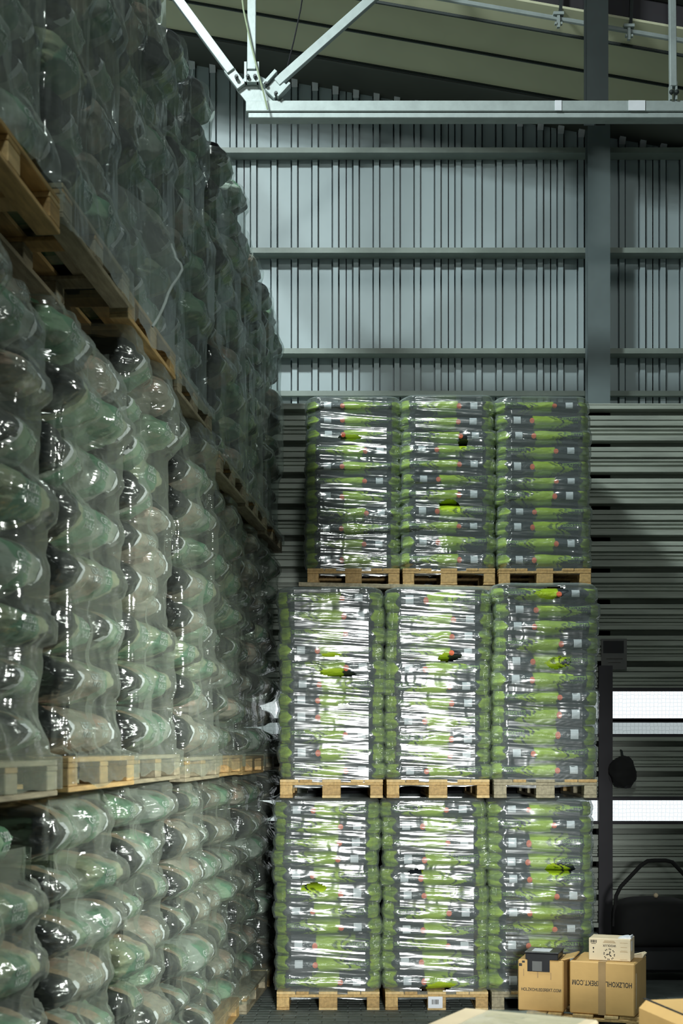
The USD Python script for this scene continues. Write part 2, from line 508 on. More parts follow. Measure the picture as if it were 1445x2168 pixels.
# clevis brackets
for (a, b, w) in (((490, 155), (520, 185), 26), ((532, 140), (534, 182), 29), ((572, 164), (600, 200), 0)):
    pass
obj('bracket', cat([bar(tpt(483, 150) + [0, -.03, 0], tpt(512, 188) + [0, -.03, 0], .085, .05, (0, 1, 0), .004)]), 'galvanised', tr)
obj('bracket', cat([box(tpt(519, 0)[0], tpt(548, 0)[0], DT - .07, DT - .015, tpt(0, 182)[2], tpt(0, 158)[2], .003), box(tpt(518, 0)[0], tpt(523, 0)[0], DT - .08, DT - .0, tpt(0, 182)[2], tpt(0, 140)[2]), box(tpt(544, 0)[0], tpt(549, 0)[0], DT - .08, DT - .0, tpt(0, 182)[2], tpt(0, 140)[2])]), 'galvanised', tr)
obj('bracket', cat([bar(tpt(571, 206) + [0, -.04, 0], tpt(598, 178) + [0, -.04, 0], .11, .05, (0, 1, 0), .004), bar(tpt(559, 189) + [0, -.055, 0], tpt(585, 160) + [0, -.055, 0], .03, .09, (0, 1, 0), .003), bar(tpt(588, 214) + [0, -.055, 0], tpt(614, 186) + [0, -.055, 0], .022, .09, (0, 1, 0), .003)]), 'galvanised', tr)
for (u, v) in ((502, 173), (526, 172), (541, 172), (564, 188), (585, 208)):
    c = tpt(u, v)
    m = trimesh.creation.cylinder(radius=.017, height=.03, sections=6)
    m2 = trimesh.creation.cylinder(radius=.010, height=.05, sections=8)
    m = cat([m, m2]); m.apply_transform(trimesh.transformations.rotation_matrix(PI / 2, [1, 0, 0])); m.apply_translation([c[0], DT - .085, c[2]])
    obj('bolt', m, 'dark_steel', tr)
obj('truss_post', member(1421, 190, 1418, -170, 14 / FPX * DT), 'galvanised', tr)
obj('bracket', cat([box(tpt(1414, 0)[0], tpt(1418, 0)[0], DT - .07, DT - .0, tpt(0, 218)[2], tpt(0, 185)[2]), box(tpt(1425, 0)[0], tpt(1429, 0)[0], DT - .07, DT, tpt(0, 218)[2], tpt(0, 180)[2])]), 'galvanised', tr)
for u in (1416, 1427):
    c = tpt(u, 204)
    m = trimesh.creation.icosphere(1, .02); m.apply_translation([c[0], DT - .08, c[2]])
    obj('bolt', m, 'dark_steel', tr)
for (ua, ub) in ((1172, 1186), (1327, 1362)):
    obj('splice_plate', box(tpt(ua, 0)[0], tpt(ub, 0)[0], DT - .056, DT - .049, zt1 + .004, zt0 - .003), 'paper_white', tr)

hp = thing('hanging_column', 'dark painted steel column rising from the truss chord to the roof', 'column', kind='structure')
xa, xb = (1242 - PX) / FPX * 12.0, (1287 - PX) / FPX * 12.0
obj('column_shaft', ibeam(xa, xb, 12.0, 12.16, zt0 - .08, HIGH - .01), 'dark_steel', hp)

cb = [at(508, -40, 11.78), at(515, 20, 11.78), at(530, 90, 11.78), at(545, 150, 11.78), at(557, 195, 11.78), at(566, 232, 11.8)]
tag(obj('steel_cable', tube(cb, .0075, 6), 'cable_green', smooth=40), 'thin greenish cable slanting down onto the truss chord end', 'cable')
cb = [at(648, -60, 12.1), at(636, 20, 12.1), at(622, 85, 12.1), at(606, 150, 12.1), at(600, 178, 12.0)]
tag(obj('steel_cable', tube(cb, .0065, 6), 'black_plastic', smooth=40), 'thin black cable hanging behind the slanting truss diagonal', 'cable')

# ------------------------------------------------------------------ pallets
def pallet_parts(L, Wd, root, tone=0, seed=0, marked=False):
    """x = width (short side to the viewer), y = length. Base at z = 0, x centred, y from 0 to Wd."""
    r = random.Random(seed)
    tones = [['wood_a', 'wood_b', 'wood_c'], ['wood_grey', 'wood_b', 'wood_grey'], ['wood_b', 'wood_a', 'wood_b']][tone]
    pick = lambda: r.choice(tones)
    h = L / 2
    xs = [(-h, -h + .145), (-h + .1875 * L - .0 + .0, -h + .1875 * L + .1), (-.0725, .0725), (h - .1875 * L - .1, h - .1875 * L), (h - .145, h)]
    for (a, b) in xs:
        j = r.uniform(-.004, .004)
        obj('deck_board', box(a, b, j, Wd + j, .122, .144, .003), pick(), root)
    for yc in (0.0725, Wd / 2, Wd - .0725):
        obj('stringer_board', box(-h, h, yc - .0725, yc + .0725, .1, .1215, .003), pick(), root)
        for (a, b) in ((-h, -h + .1), (-.0725, .0725), (h - .1, h)):
            obj('block', box(a + .001, b - .001, yc - .0715, yc + .0715, .0225, .0995, .004), pick(), root)
    for (a, b) in ((-h, -h + .1), (-.0725, .0725), (h - .1, h)):
        obj('bottom_board', box(a, b, 0.0, Wd, 0.0, .022, .003), pick(), root)


PAL = []
for t in range(3):
    c = klass('pallet_kind_' + 'abc'[t])
    pallet_parts(0.8, 1.2, c, t, 11 + t)
    PAL.append(c)
# the same pallet seen on its long side
PALL = []
for t in range(3):
    c = klass('pallet_long_kind_' + 'abc'[t])
    pallet_parts(0.8, 1.2, c, t, 31 + t)
    PALL.append(c)

# ------------------------------------------------------------------ sacks
SHAPES = {}


def sm(a, b, x):
    t = np.clip((x - a) / (b - a), 0, 1)
    return t * t * (3 - 2 * t)


def sack_shape(L, D, H, nt, na, seed, pleat=0.05, endtaper=0.45, n=2.5, amp=0.012, endlen=0.16):
    """A filled plastic sack lying flat: x along its length, front at -y, base at z = 0."""
    t = np.linspace(-1, 1, nt)
    t = np.sign(t) * np.abs(t) ** 0.85
    caps = [0.72, 0.4, 0.1]
    th = np.linspace(0, 2 * PI, na, endpoint=False)
    c, s = np.cos(th), np.sin(th)
    cx = np.sign(c) * np.abs(c) ** (2 / n); cz = np.sign(s) * np.abs(s) ** (2 / n)
    rows = []
    off = seed * 3.7
    def ring(tt, k, shrink, out):
        e = max(0.0, (abs(tt) - (1 - 2 * endlen)) / (2 * endlen))
        ty = 1 - endtaper * e ** 1.8
        tz = 1 - 0.16 * e ** 2.5
        ang = 7 * th + seed + 2.0 * tt
        pl = 1 + pleat * e * np.cos(ang) + 0.5 * pleat * e * np.cos(2.3 * ang + 1)
        belly = 1 + 0.03 * math.cos(tt * 2.6 + seed)
        y = cx * D / 2 * ty * pl * shrink * (1 if abs(tt) < .999 else 1)
        z = cz * H / 2 * tz * pl * shrink * belly
        x = np.full(na, tt * L / 2 + out) + (0.006 * np.cos(ang) * e if shrink < 1 else 0)
        return np.column_stack([x, y, z])
    for k in reversed(caps):
        rows.append(ring(-1, 0, k, -0.012 * (1 - k)))
    for tt in t:
        rows.append(ring(tt, 0, 1.0, 0.0))
    for k in caps:
        rows.append(ring(1, 0, k, 0.012 * (1 - k)))
    V = np.array(rows)
    R, A = V.shape[:2]
    flat = V.reshape(-1, 3)
    q = flat * [5, 5, 9] + off
    d = (meshkit.fbm(q, 4, seed) - 0.5) * 2 * amp
    d2 = (meshkit.fbm(flat * [9, 9, 30] + off, 3, seed + 5) - 0.5) * amp
    nrm = np.column_stack([np.zeros(len(flat)), flat[:, 1] / (D / 2), flat[:, 2] / (H / 2)])
    nrm /= np.linalg.norm(nrm, axis=1, keepdims=True) + 1e-9
    flat = flat + nrm * (d + d2)[:, None]
    flat[:, 2] = np.clip(flat[:, 2], -H / 2 + .001, H / 2 - .001)
    v = np.vstack([flat, [[-L / 2 - .008, 0, 0], [L / 2 + .008, 0, 0]]])
    f = []
    i, j = np.meshgrid(np.arange(R - 1), np.arange(A), indexing='ij')
    j2 = (j + 1) % A
    a, b, c_, d_ = i * A + j, i * A + j2, (i + 1) * A + j2, (i + 1) * A + j
    f = np.vstack([np.stack([a, b, c_], -1).reshape(-1, 3), np.stack([a, c_, d_], -1).reshape(-1, 3)])
    jj = np.arange(A); jn = (jj + 1) % A
    f = np.vstack([f, np.column_stack([np.full(A, R * A), jn, jj]), np.column_stack([np.full(A, R * A + 1), (R - 1) * A + jj, (R - 1) * A + jn])])
    m = trimesh.Trimesh(v, f, process=False)
    if m.volume < 0:
        m.faces = m.faces[:, ::-1]
    v = np.array(m.vertices); v[:, 2] += H / 2
    return v, np.array(m.faces), R, A


def front_of(v, H):
    sel = v[:, 1] < -0.25 * np.abs(v[:, 1]).max()
    p = v[sel]
    li = LinearNDInterpolator(p[:, [0, 2]], p[:, 1]); ni = NearestNDInterpolator(p[:, [0, 2]], p[:, 1])
    def f(x, z):
        y = li(x, z)
        bad = np.isnan(y)
        if bad.any():
            y = np.where(bad, ni(x, z), y)
        return y
    return f


def on_front(mesh, fy, lift):
    """A flat mesh in x, z laid on the sack's front."""
    v = np.array(mesh.vertices)
    y = fy(v[:, 0], v[:, 2]) - lift - (v[:, 1] if False else 0)
    return (np.column_stack([v[:, 0], y, v[:, 2]]), np.array(mesh.faces))


def flat_text(txt, h, bold=False):
    m = meshkit.text_mesh(txt, h, 0.001, bold)
    v = np.array(m.vertices)
    keep = (v[m.faces][:, :, 2] > 0.0005).all(axis=1)
    v = np.column_stack([v[:, 0], np.zeros(len(v)), v[:, 1]])
    mm = trimesh.Trimesh(v, m.faces[keep], process=False)
    mm.remove_unreferenced_vertices()
    w = mm.bounds
    mm.apply_translation([-(w[0][0] + w[1][0]) / 2, 0, -(w[0][2] + w[1][2]) / 2])
    return mm


def patch(cx, cz, w, h, fy, lift, nx=8, nz=6, cut=0.0):
    xs, zs = np.linspace(cx - w / 2, cx + w / 2, nx), np.linspace(cz - h / 2, cz + h / 2, nz)
    X, Z = np.meshgrid(xs, zs, indexing='ij')
    v = np.column_stack([X.ravel(), fy(X.ravel(), Z.ravel()) - lift, Z.ravel()])
    i, j = np.meshgrid(np.arange(nx - 1), np.arange(nz - 1), indexing='ij')
    a = i * nz + j
    f = np.stack([a, a + nz, a + nz + 1, a + 1], -1).reshape(-1, 4)
    return (v, f)


LIME, LIME_SHADE, COAL, RED = np.array([.36, .50, .025]), np.array([.20, .31, .02]), np.array([.022, .028, .034]), np.array([.75, .17, .12])


def briquette_kind(name, seed, flip):
    L, D, H = 0.80, 0.385, 0.132
    v, f, R, A = sack_shape(L, D, H, 92, 56, seed, pleat=.16, endtaper=.5, n=2.45, amp=.012, endlen=.12)
    u = v[:, 0] / L + .5
    if flip:
        u = 1 - u
    w = v[:, 2] / H
    nz = meshkit.fbm(v * [14, 14, 30] + seed * 2.1, 3, seed)
    col = np.tile(COAL, (len(v), 1))
    green = LIME * (0.75 + .5 * nz[:, None])
    e1 = .098 + .02 * np.sin(w * 9 + seed); e2 = .905 + .025 * np.abs(((w * 2.2 + seed * .3) % 1) - .5)
    mid0 = .395 + .01 * np.sin(w * 6); mid1 = .66 + .05 * np.sin(w * 7 + seed) + .04 * (nz - .5)
    leaf = (u > mid1 + .02) & (u < mid1 + .02 + .085 * (1 - np.abs(((w * 1.4 + .2 * seed) % 1) - .5) * 2))
    fold_shade = (u > mid1 - .07) & (u < mid1 - .03) & (nz > .5)  # crease shade painted into the green middle
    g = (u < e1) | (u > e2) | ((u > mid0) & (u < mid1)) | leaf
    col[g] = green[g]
    col[fold_shade & (w < .8)] = LIME_SHADE * .5
    pl = ((u < e1) | (u > e2)) & (np.cos(7 * np.arctan2(v[:, 2] - H / 2, v[:, 1]) + seed) < -.35)  # darker green painted between the end pleats as crease shade
    col[pl] = LIME_SHADE
    fy = front_of(v, H)
    r = klass(name)
    SHAPES[name] = v
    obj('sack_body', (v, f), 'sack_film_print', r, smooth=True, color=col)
    sx = -1 if flip else 1
    X = lambda q: sx * (q - .5) * L
    obj('label_sticker', patch(X(.215), H * .55, .062, .062, fy, .002), 'paper_white', r)
    dot = trimesh.creation.icosphere(2, 1.0)
    th = np.linspace(0, 2 * PI, 14, endpoint=False)
    cxd, czd, rr = X(.375), H * .5, .021
    dv = np.vstack([[[cxd, 0, czd]], np.column_stack([cxd + rr * np.cos(th), 0 * th, czd + rr * 1.15 * np.sin(th)])])
    dm = trimesh.Trimesh(dv, [[0, 1 + (k + 1) % 14, 1 + k] for k in range(14)], process=False).subdivide()
    obj('red_emblem', on_front(dm, fy, .002), 'tape_red', r)
    t1 = flat_text('BRIKETTS', .024, True); t1.apply_translation([X(.80), 0, H * .62])
    t2 = flat_text('GRILLKOHLE', .014); t2.apply_translation([X(.80), 0, H * .38])
    obj('lettering', on_front(cat([t1, t2]), fy, .002), 'print_green', r)
    ln = [np.array([X(q), 0, H * (.74 + .1 * math.sin(q * 9 + seed))]) for q in np.linspace(.70, .90, 12)]
    lm = []
    for a, b in zip(ln[:-1], ln[1:]):
        lm.append(trimesh.Trimesh([a, b, b + [0, 0, .004], a + [0, 0, .004]], [[0, 1, 2], [0, 2, 3]], process=False))
    obj('closing_thread', on_front(cat(lm), fy, .003), 'print_green', r)
    return r


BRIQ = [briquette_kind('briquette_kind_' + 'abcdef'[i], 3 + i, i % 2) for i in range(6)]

HAZED_PAPER = {  # tones lightened and evened out to carry the haze of the film
    'green': ((.17, .26, .17), (.25, .29, .21)),
    'brown': ((.33, .235, .18), (.27, .25, .20)),
    'olive': ((.28, .30, .19), (.22, .27, .17)),
    'grey': ((.28, .31, .27), (.22, .26, .22)),
}


def charcoal_kind(name, seed, flip, tone, low=False):
    L, D, H = 0.565, 0.76, 0.24
    v, f, R, A = sack_shape(L, D, H, 16 if low else 72, 14 if low else 64, seed, pleat=.06, endtaper=.20, n=2.15, amp=.034, endlen=.22)
    u = v[:, 0] / L + .5
    if flip:
        u = 1 - u
    w = v[:, 2] / H
    nz = meshkit.fbm(v * [7, 7, 12] + seed * 1.7, 4, seed)
    a, b = np.array(HAZED_PAPER[tone][0]), np.array(HAZED_PAPER[tone][1])
    col = np.where((nz > .52)[:, None], a, b) * (0.7 + .6 * nz[:, None])
    col[(u < .36 + .03 * np.sin(w * 8))] = (.010, .011, .013)
    band = (np.abs(u - .70) < .17 * (1 + .3 * np.sin(w * 5 + seed))) & (tone != 'brown') & (w < .82)
    col[band] = np.array([.085, .19, .115]) * (0.6 + .8 * nz[band][:, None])
    kraft = (u > .34) & (u < .52) & (w > .74)
    col[kraft] = (.33, .25, .17)
    if low:
        return v, f, col
    fy = front_of(v, H)
    r = klass(name)
    SHAPES[name] = v
    obj('sack_body', (v, f), 'sack_film_dark', r, smooth=True, color=col)
    sx = -1 if flip else 1
    X = lambda q: sx * (q - .5) * L
    if tone != 'olive':
        obj('label_sticker', patch(X(.36), H * .47, .045, .095, fy, .003), 'paper_white', r)
    t1 = flat_text('GRILL', .032, True); t1.apply_translation([0, 0, .02])
    t2 = flat_text('KOHLE', .026, True); t2.apply_translation([0, 0, -.02])
    tt = cat([t1, t2])
    tt.apply_translation([X(.70), 0, H * .5])
    obj('lettering', on_front(tt, fy, .003), 'print_white', r)
    return r


CHAR = []
for i, (tone, fl_) in enumerate([(t, q) for t in ('green', 'brown', 'olive', 'grey') for q in (0, 1)]):
    CHAR.append((tone, charcoal_kind('charcoal_kind_' + 'abcdefgh'[i], 21 + i, fl_, tone)))

# ------------------------------------------------------------------ film
def perimeter(Wd, D, r, nF, nS, nB):
    """Points round a rectangle (x centred, y from 0 = front to D), anticlockwise from the front's left; with normals and a face id."""
    P = []
    h = Wd / 2
    for x in np.linspace(-h + r, h - r, nF):
        P.append((x, 0, 0, -1, 0))
    for a in np.linspace(-PI / 2, 0, 12)[1:-1]:
        P.append((h - r + r * math.cos(a), r + r * math.sin(a), math.cos(a), math.sin(a), 1))
    for y in np.linspace(r, D - r, nS):
        P.append((h, y, 1, 0, 2))
    for a in np.linspace(0, PI / 2, 5)[1:-1]:
        P.append((h - r + r * math.cos(a), D - r + r * math.sin(a), math.cos(a), math.sin(a), 1))
    for x in np.linspace(h - r, -h + r, nB):
        P.append((x, D, 0, 1, 3))
    for a in np.linspace(PI / 2, PI, 5)[1:-1]:
        P.append((-h + r + r * math.cos(a), D - r + r * math.sin(a), math.cos(a), math.sin(a), 1))
    for y in np.linspace(D - r, r, nS):
        P.append((-h, y, -1, 0, 4))
    for a in np.linspace(PI, 1.5 * PI, 12)[1:-1]:
        P.append((-h + r + r * math.cos(a), r + r * math.sin(a), math.cos(a), math.sin(a), 1))
    return np.array(P)


def film_mesh(Wd, D, r, z0, z1, pts, close, lift, seed, nF=110, nS=24, nZ=120, wr=(3, 30, .006), jag=0.0, holes=(), vert=0.0, deep=.14, fold=True, cw=.15):
    """Film shrunk onto the points of a load: at each place of the wall round it the outermost point counts, gaps narrower than 'close' are bridged."""
    P = perimeter(Wd, D, r, nF, nS, 6)
    n = len(P)
    zs = np.linspace(0, 1, nZ)
    s = np.cumsum(np.r_[0, np.linalg.norm(np.diff(P[:, :2], axis=0), axis=1)])
    bot = z0 + jag * (meshkit.fbm(np.column_stack([s * 3.0, 0 * s, 0 * s + seed]), 3, seed) - .5) * 2
    top = z1 + 0.006 * (meshkit.fbm(np.column_stack([s * 4.0, 0 * s, 0 * s + seed + 9]), 3, seed) - .5)
    Z = bot[:, None] + (top - bot)[:, None] * zs[None, :]
    _, idx = cKDTree(P[:, :2]).query(pts[:, :2])
    h = ((pts[:, :2] - P[idx, :2]) * P[idx, 2:4]).sum(axis=1)
    zi = np.round((pts[:, 2] - bot[idx]) / (top - bot)[idx] * (nZ - 1)).astype(int)
    ok = (zi >= 0) & (zi < nZ) & (h > -.3)
    G = np.full((n, nZ), -deep)
    np.maximum.at(G, (idx[ok], zi[ok]), h[ok])
    G = np.maximum(G, np.minimum(grey_closing(G, size=(3, 3), mode='nearest'), 1))
    H = grey_closing(np.pad(G, ((40, 40), (0, 0)), mode='wrap'), footprint=ellipse(*close), mode='nearest')[40:-40]
    H = gaussian_filter(H, [1.2, 1.0], mode=['wrap', 'nearest'])
    w1 = meshkit.fbm(np.stack([s[:, None] * wr[0] + 0 * Z, Z * wr[1] + s[:, None] * 2.0, 0 * Z + seed], -1), 4, seed)
    fw = np.where(P[:, 4] == 0, 1.0, np.where((P[:, 4] == 1) & (P[:, 1] < r), cw, .15))[:, None]
    H = H + w1 * 2 * wr[2] * fw
    if vert:
        H += meshkit.fbm(np.stack([s[:, None] * 11 + Z * 3, Z * 1.3, 0 * Z + seed + 3], -1), 4, seed + 3) * 2 * vert * fw
    H = np.maximum(H, grey_dilation(G, size=(3, 3), mode='nearest') + .002) + lift
    X = P[:, 0][:, None] + P[:, 2][:, None] * H
    Y = P[:, 1][:, None] + P[:, 3][:, None] * H
    # fold over the top
    cx, cy = 0.0, D / 2
    for k, (ins, up) in enumerate(((.03, .012), (.10, .022), (.5, .022)) if fold else ()):
        X = np.column_stack([X, X[:, nZ - 1] + (cx - X[:, nZ - 1]) * ins])
        Y = np.column_stack([Y, Y[:, nZ - 1] + (cy - Y[:, nZ - 1]) * ins])
        Z = np.column_stack([Z, top + up])
    nz = Z.shape[1]
    v = np.stack([X, Y, Z], -1).reshape(-1, 3)
    i, j = np.meshgrid(np.arange(n), np.arange(nz - 1), indexing='ij')
    i2 = (i + 1) % n
    q = np.stack([i * nz + j, i2 * nz + j, i2 * nz + j + 1, i * nz + j + 1], -1).reshape(-1, 4)
    if len(holes):
        c = v[q].mean(axis=1)
        keep = np.ones(len(q), bool)
        for (hx, hz, rx, rz, tilt) in holes:
            dx, dz = c[:, 0] - hx, c[:, 2] - hz
            a, b = dx * math.cos(tilt) + dz * math.sin(tilt), -dx * math.sin(tilt) + dz * math.cos(tilt)
            rag = 1 + .35 * (meshkit.noise(np.column_stack([np.arctan2(b / rz, a / rx) * 2.2, 0 * a, 0 * a + hx * 7]), seed) - .5)
            keep &= ~((np.sqrt((a / rx) ** 2 + (b / rz) ** 2) < rag) & (c[:, 1] < D * .25))
        q = q[keep]
    return v, q


def ellipse(a, b):
    i, j = np.mgrid[-a:a + 1, -b:b + 1]
    return (i / (a + .5)) ** 2 + (j / (b + .5)) ** 2 <= 1


def place(v, loc, rz):
    a = math.radians(rz)
    R = np.array([[math.cos(a), -math.sin(a), 0], [math.sin(a), math.cos(a), 0], [0, 0, 1]])
    return v @ R.T + np.array(loc)


ORD = ['first', 'second', 'third', 'fourth', 'fifth', 'sixth', 'seventh', 'eighth', 'ninth', 'tenth', 'eleventh', 'twelfth']

# ------------------------------------------------------------------ the green block of nine wrapped loads by the back wall
COLS = ['column beside the tall sack wall', 'centre column', 'column behind the cardboard boxes']
TIERS = ['bottom pallet', 'middle pallet', 'top pallet']
HB = .1335
GAP_HOLES = [(0, 0, 665, 1880, 26, 11), (0, 1, 712, 1424, 38, 9), (0, 1, 700, 1386, 20, 4), (1, 1, 952, 1389, 26, 11), (2, 1, 1182, 1402, 26, 13),
             (2, 0, 1186, 1840, 31, 13), (1, 0, 925, 2090, 38, 10), (0, 2, 740, 925, 25, 6), (1, 2, 980, 935, 10, 16), (1, 2, 952, 1070, 25, 13), (1, 0, 880, 1845, 16, 5), (2, 1, 1165, 1255, 34, 12)]
front_left = [[-.504, .339, 1.165], [-.478, .350, 1.183], [-.296, .530, 1.360]]
DR = [11.0, 11.0, 12.26]
base = [0.0, 1.648, 3.445]
for ti in range(3):
    for ci in range(3):
        xc = front_left[ti][ci] + .40
        yf = DR[ti]
        zb = base[ti]
        lay = 11
        dzt = [0.0, .0, .03][ci] if ti == 1 else [.0, .012, 0][ci] if ti == 2 else 0
        copy('wooden_pallet', PAL[[0, 0, 1][ci] if ti < 2 else 2], 'wooden pallet, %s of the %s' % (TIERS[ti].replace(' pallet', ''), COLS[ci]), 'pallet', 'pallets under the lime sacks', (xc, yf, zb))
        pts, z = [], zb + .146
        hb = HB + dzt / 11
        lean = rnd.uniform(-.02, .02)
        hs = np.array([rnd.uniform(.84, 1.16) for _ in range(lay)]); hs *= hb * lay / hs.sum()
        for l in range(lay):
            off = rnd.uniform(-.016, .012)
            dx = rnd.uniform(-.014, .014) + lean * (l / lay)
            kind = BRIQ[(2 * rnd.randrange(3)) + ((l + ti + ci + (rnd.random() < .15)) % 2)]
            loc, rz, sc = (xc + dx, yf + .2 + .012 - off, z), rnd.uniform(-1.0, 1.0), (1, 1, (hs[l] - .0015) / .132)
            copy('briquette_sack', kind, 'lime and charcoal sack, %s layer up, %s, %s' % (ORD[l], TIERS[ti], COLS[ci]), 'sack', 'lime briquette sacks by the back wall', loc, rz, sc)
            pts.append(place(SHAPES[kind.GetName()] * sc, np.array(loc) - [xc, yf - .022, 0], rz))
            z += hs[l]
        # the two rows of sacks behind the front one are hidden: joined
        inner = []
        zin = zb + .147
        hv, hf, _, _ = sack_shape(.77, .37, .13, 10, 12, 4 + ci, amp=.002)
        for l in range(lay):
            for r_ in (1, 2):
                m = trimesh.Trimesh(hv + [xc, yf + .2 + .4 * r_, zb + .147 + l * hb], hf, process=False)
                inner.append(m)
        tag(obj('sack_stock', cat(inner), 'black_plastic'), 'dark rear sacks deep inside the %s load, %s' % (TIERS[ti].replace(' pallet', ''), COLS[ci]), 'sacks', 'rear sacks inside the wrapped loads', 'stuff')
        holes = []
        for (hc, ht, u, v_, ru, rv) in GAP_HOLES:
            if hc == ci and ht == ti:
                p = at(u, v_, yf)
                holes.append((p[0] - xc, p[2], ru / FPX * yf, rv / FPX * yf, rnd.uniform(-.15, .15)))
        for m in inner:
            pts.append(m.subdivide().subdivide().vertices - [xc, yf - .022, 0])
        v, q = film_mesh(.80, 1.20, .11, zb + .085, z + .012, np.vstack(pts), (5, 6), .010, 100 + ti * 3 + ci, nF=116, nS=34, nZ=200, wr=(1.1, 26, .0075), jag=.02, holes=holes, deep=.05, cw=.75)
        v = place(v, (xc, yf - .022, 0), 0)
        tag(obj('stretch_film', (v, q), 'film_clear', smooth=True), 'clear glossy stretch film round the lime sacks, %s, %s' % (TIERS[ti], COLS[ci]), 'plastic wrap', 'stretch film on the lime loads')

# supports hidden behind the front row: rear loads under the top tier
for ci in range(3):
    xc = front_left[2][ci] + .4
    for zb, h in ((0.0, 1.72), (1.722, 1.72)):
        t = thing('rear_load', 'dark wrapped load hidden behind the front row, %s, %s' % (COLS[ci], 'lower' if zb == 0 else 'upper'), 'wrapped load', (xc, 12.26, zb), 0, 'rear loads under the top pallets')
        pallet_parts(.8, 1.2, t, 1, 50 + ci)
        hv, hf, _, _ = sack_shape(.8, 1.18, .13, 10, 14, 4 + ci, amp=.004)
        obj('sack_layers', cat([trimesh.Trimesh(hv + [0, .6, .146 + l * .142], hf, process=False) for l in range(11)]), 'black_plastic', t)
        tag(t, kind='stuff')

# slip board on the front row's tops
pl0, pl1 = at(632, 1238, 11.55), at(1052, 1247, 11.55)
tag(obj('timber_batten', bar(pl0 + [0, 0, .0], pl1, .035, .09, (0, 1, 0), .004), 'wood_grey'), 'long thin grey batten lying across the middle lime loads', 'batten')

# pallet sticker (bottom pallet of the centre column)
lb = thing('pallet_sticker', 'white barcode sticker on the centre block of the bottom pallet', 'sticker', at(921, 2122, 10.985))
obj('sheet', box(-.056, .056, -.004, 0, -.045, .045, .0), 'paper_white', lb)
bars = []
xx = -.03
r2 = random.Random(3)
while xx < .03:
    w_ = r2.choice([.002, .003, .005]); bars.append(box(xx, xx + w_, -.0052, -.004, -.015, .022)); xx += w_ + r2.choice([.002, .003, .004])
obj('barcode', cat(bars), 'ink', lb)

# ------------------------------------------------------------------ the tall wall of wrapped charcoal sacks
TH = math.degrees(math.atan(.0793))
ROT = 90 - TH
FX0 = -1.60
dirS = np.array([math.sin(math.radians(TH)), math.cos(math.radians(TH)), 0])
nrmF = np.array([math.cos(math.radians(TH)), -math.sin(math.radians(TH)), 0])     # out of the face, to the aisle


def sp(s, q, z):
    """s along the wall, q into it, z up."""
    return np.array([FX0, 0, 0]) + dirS * s - nrmF * q + np.array([0, 0, z])


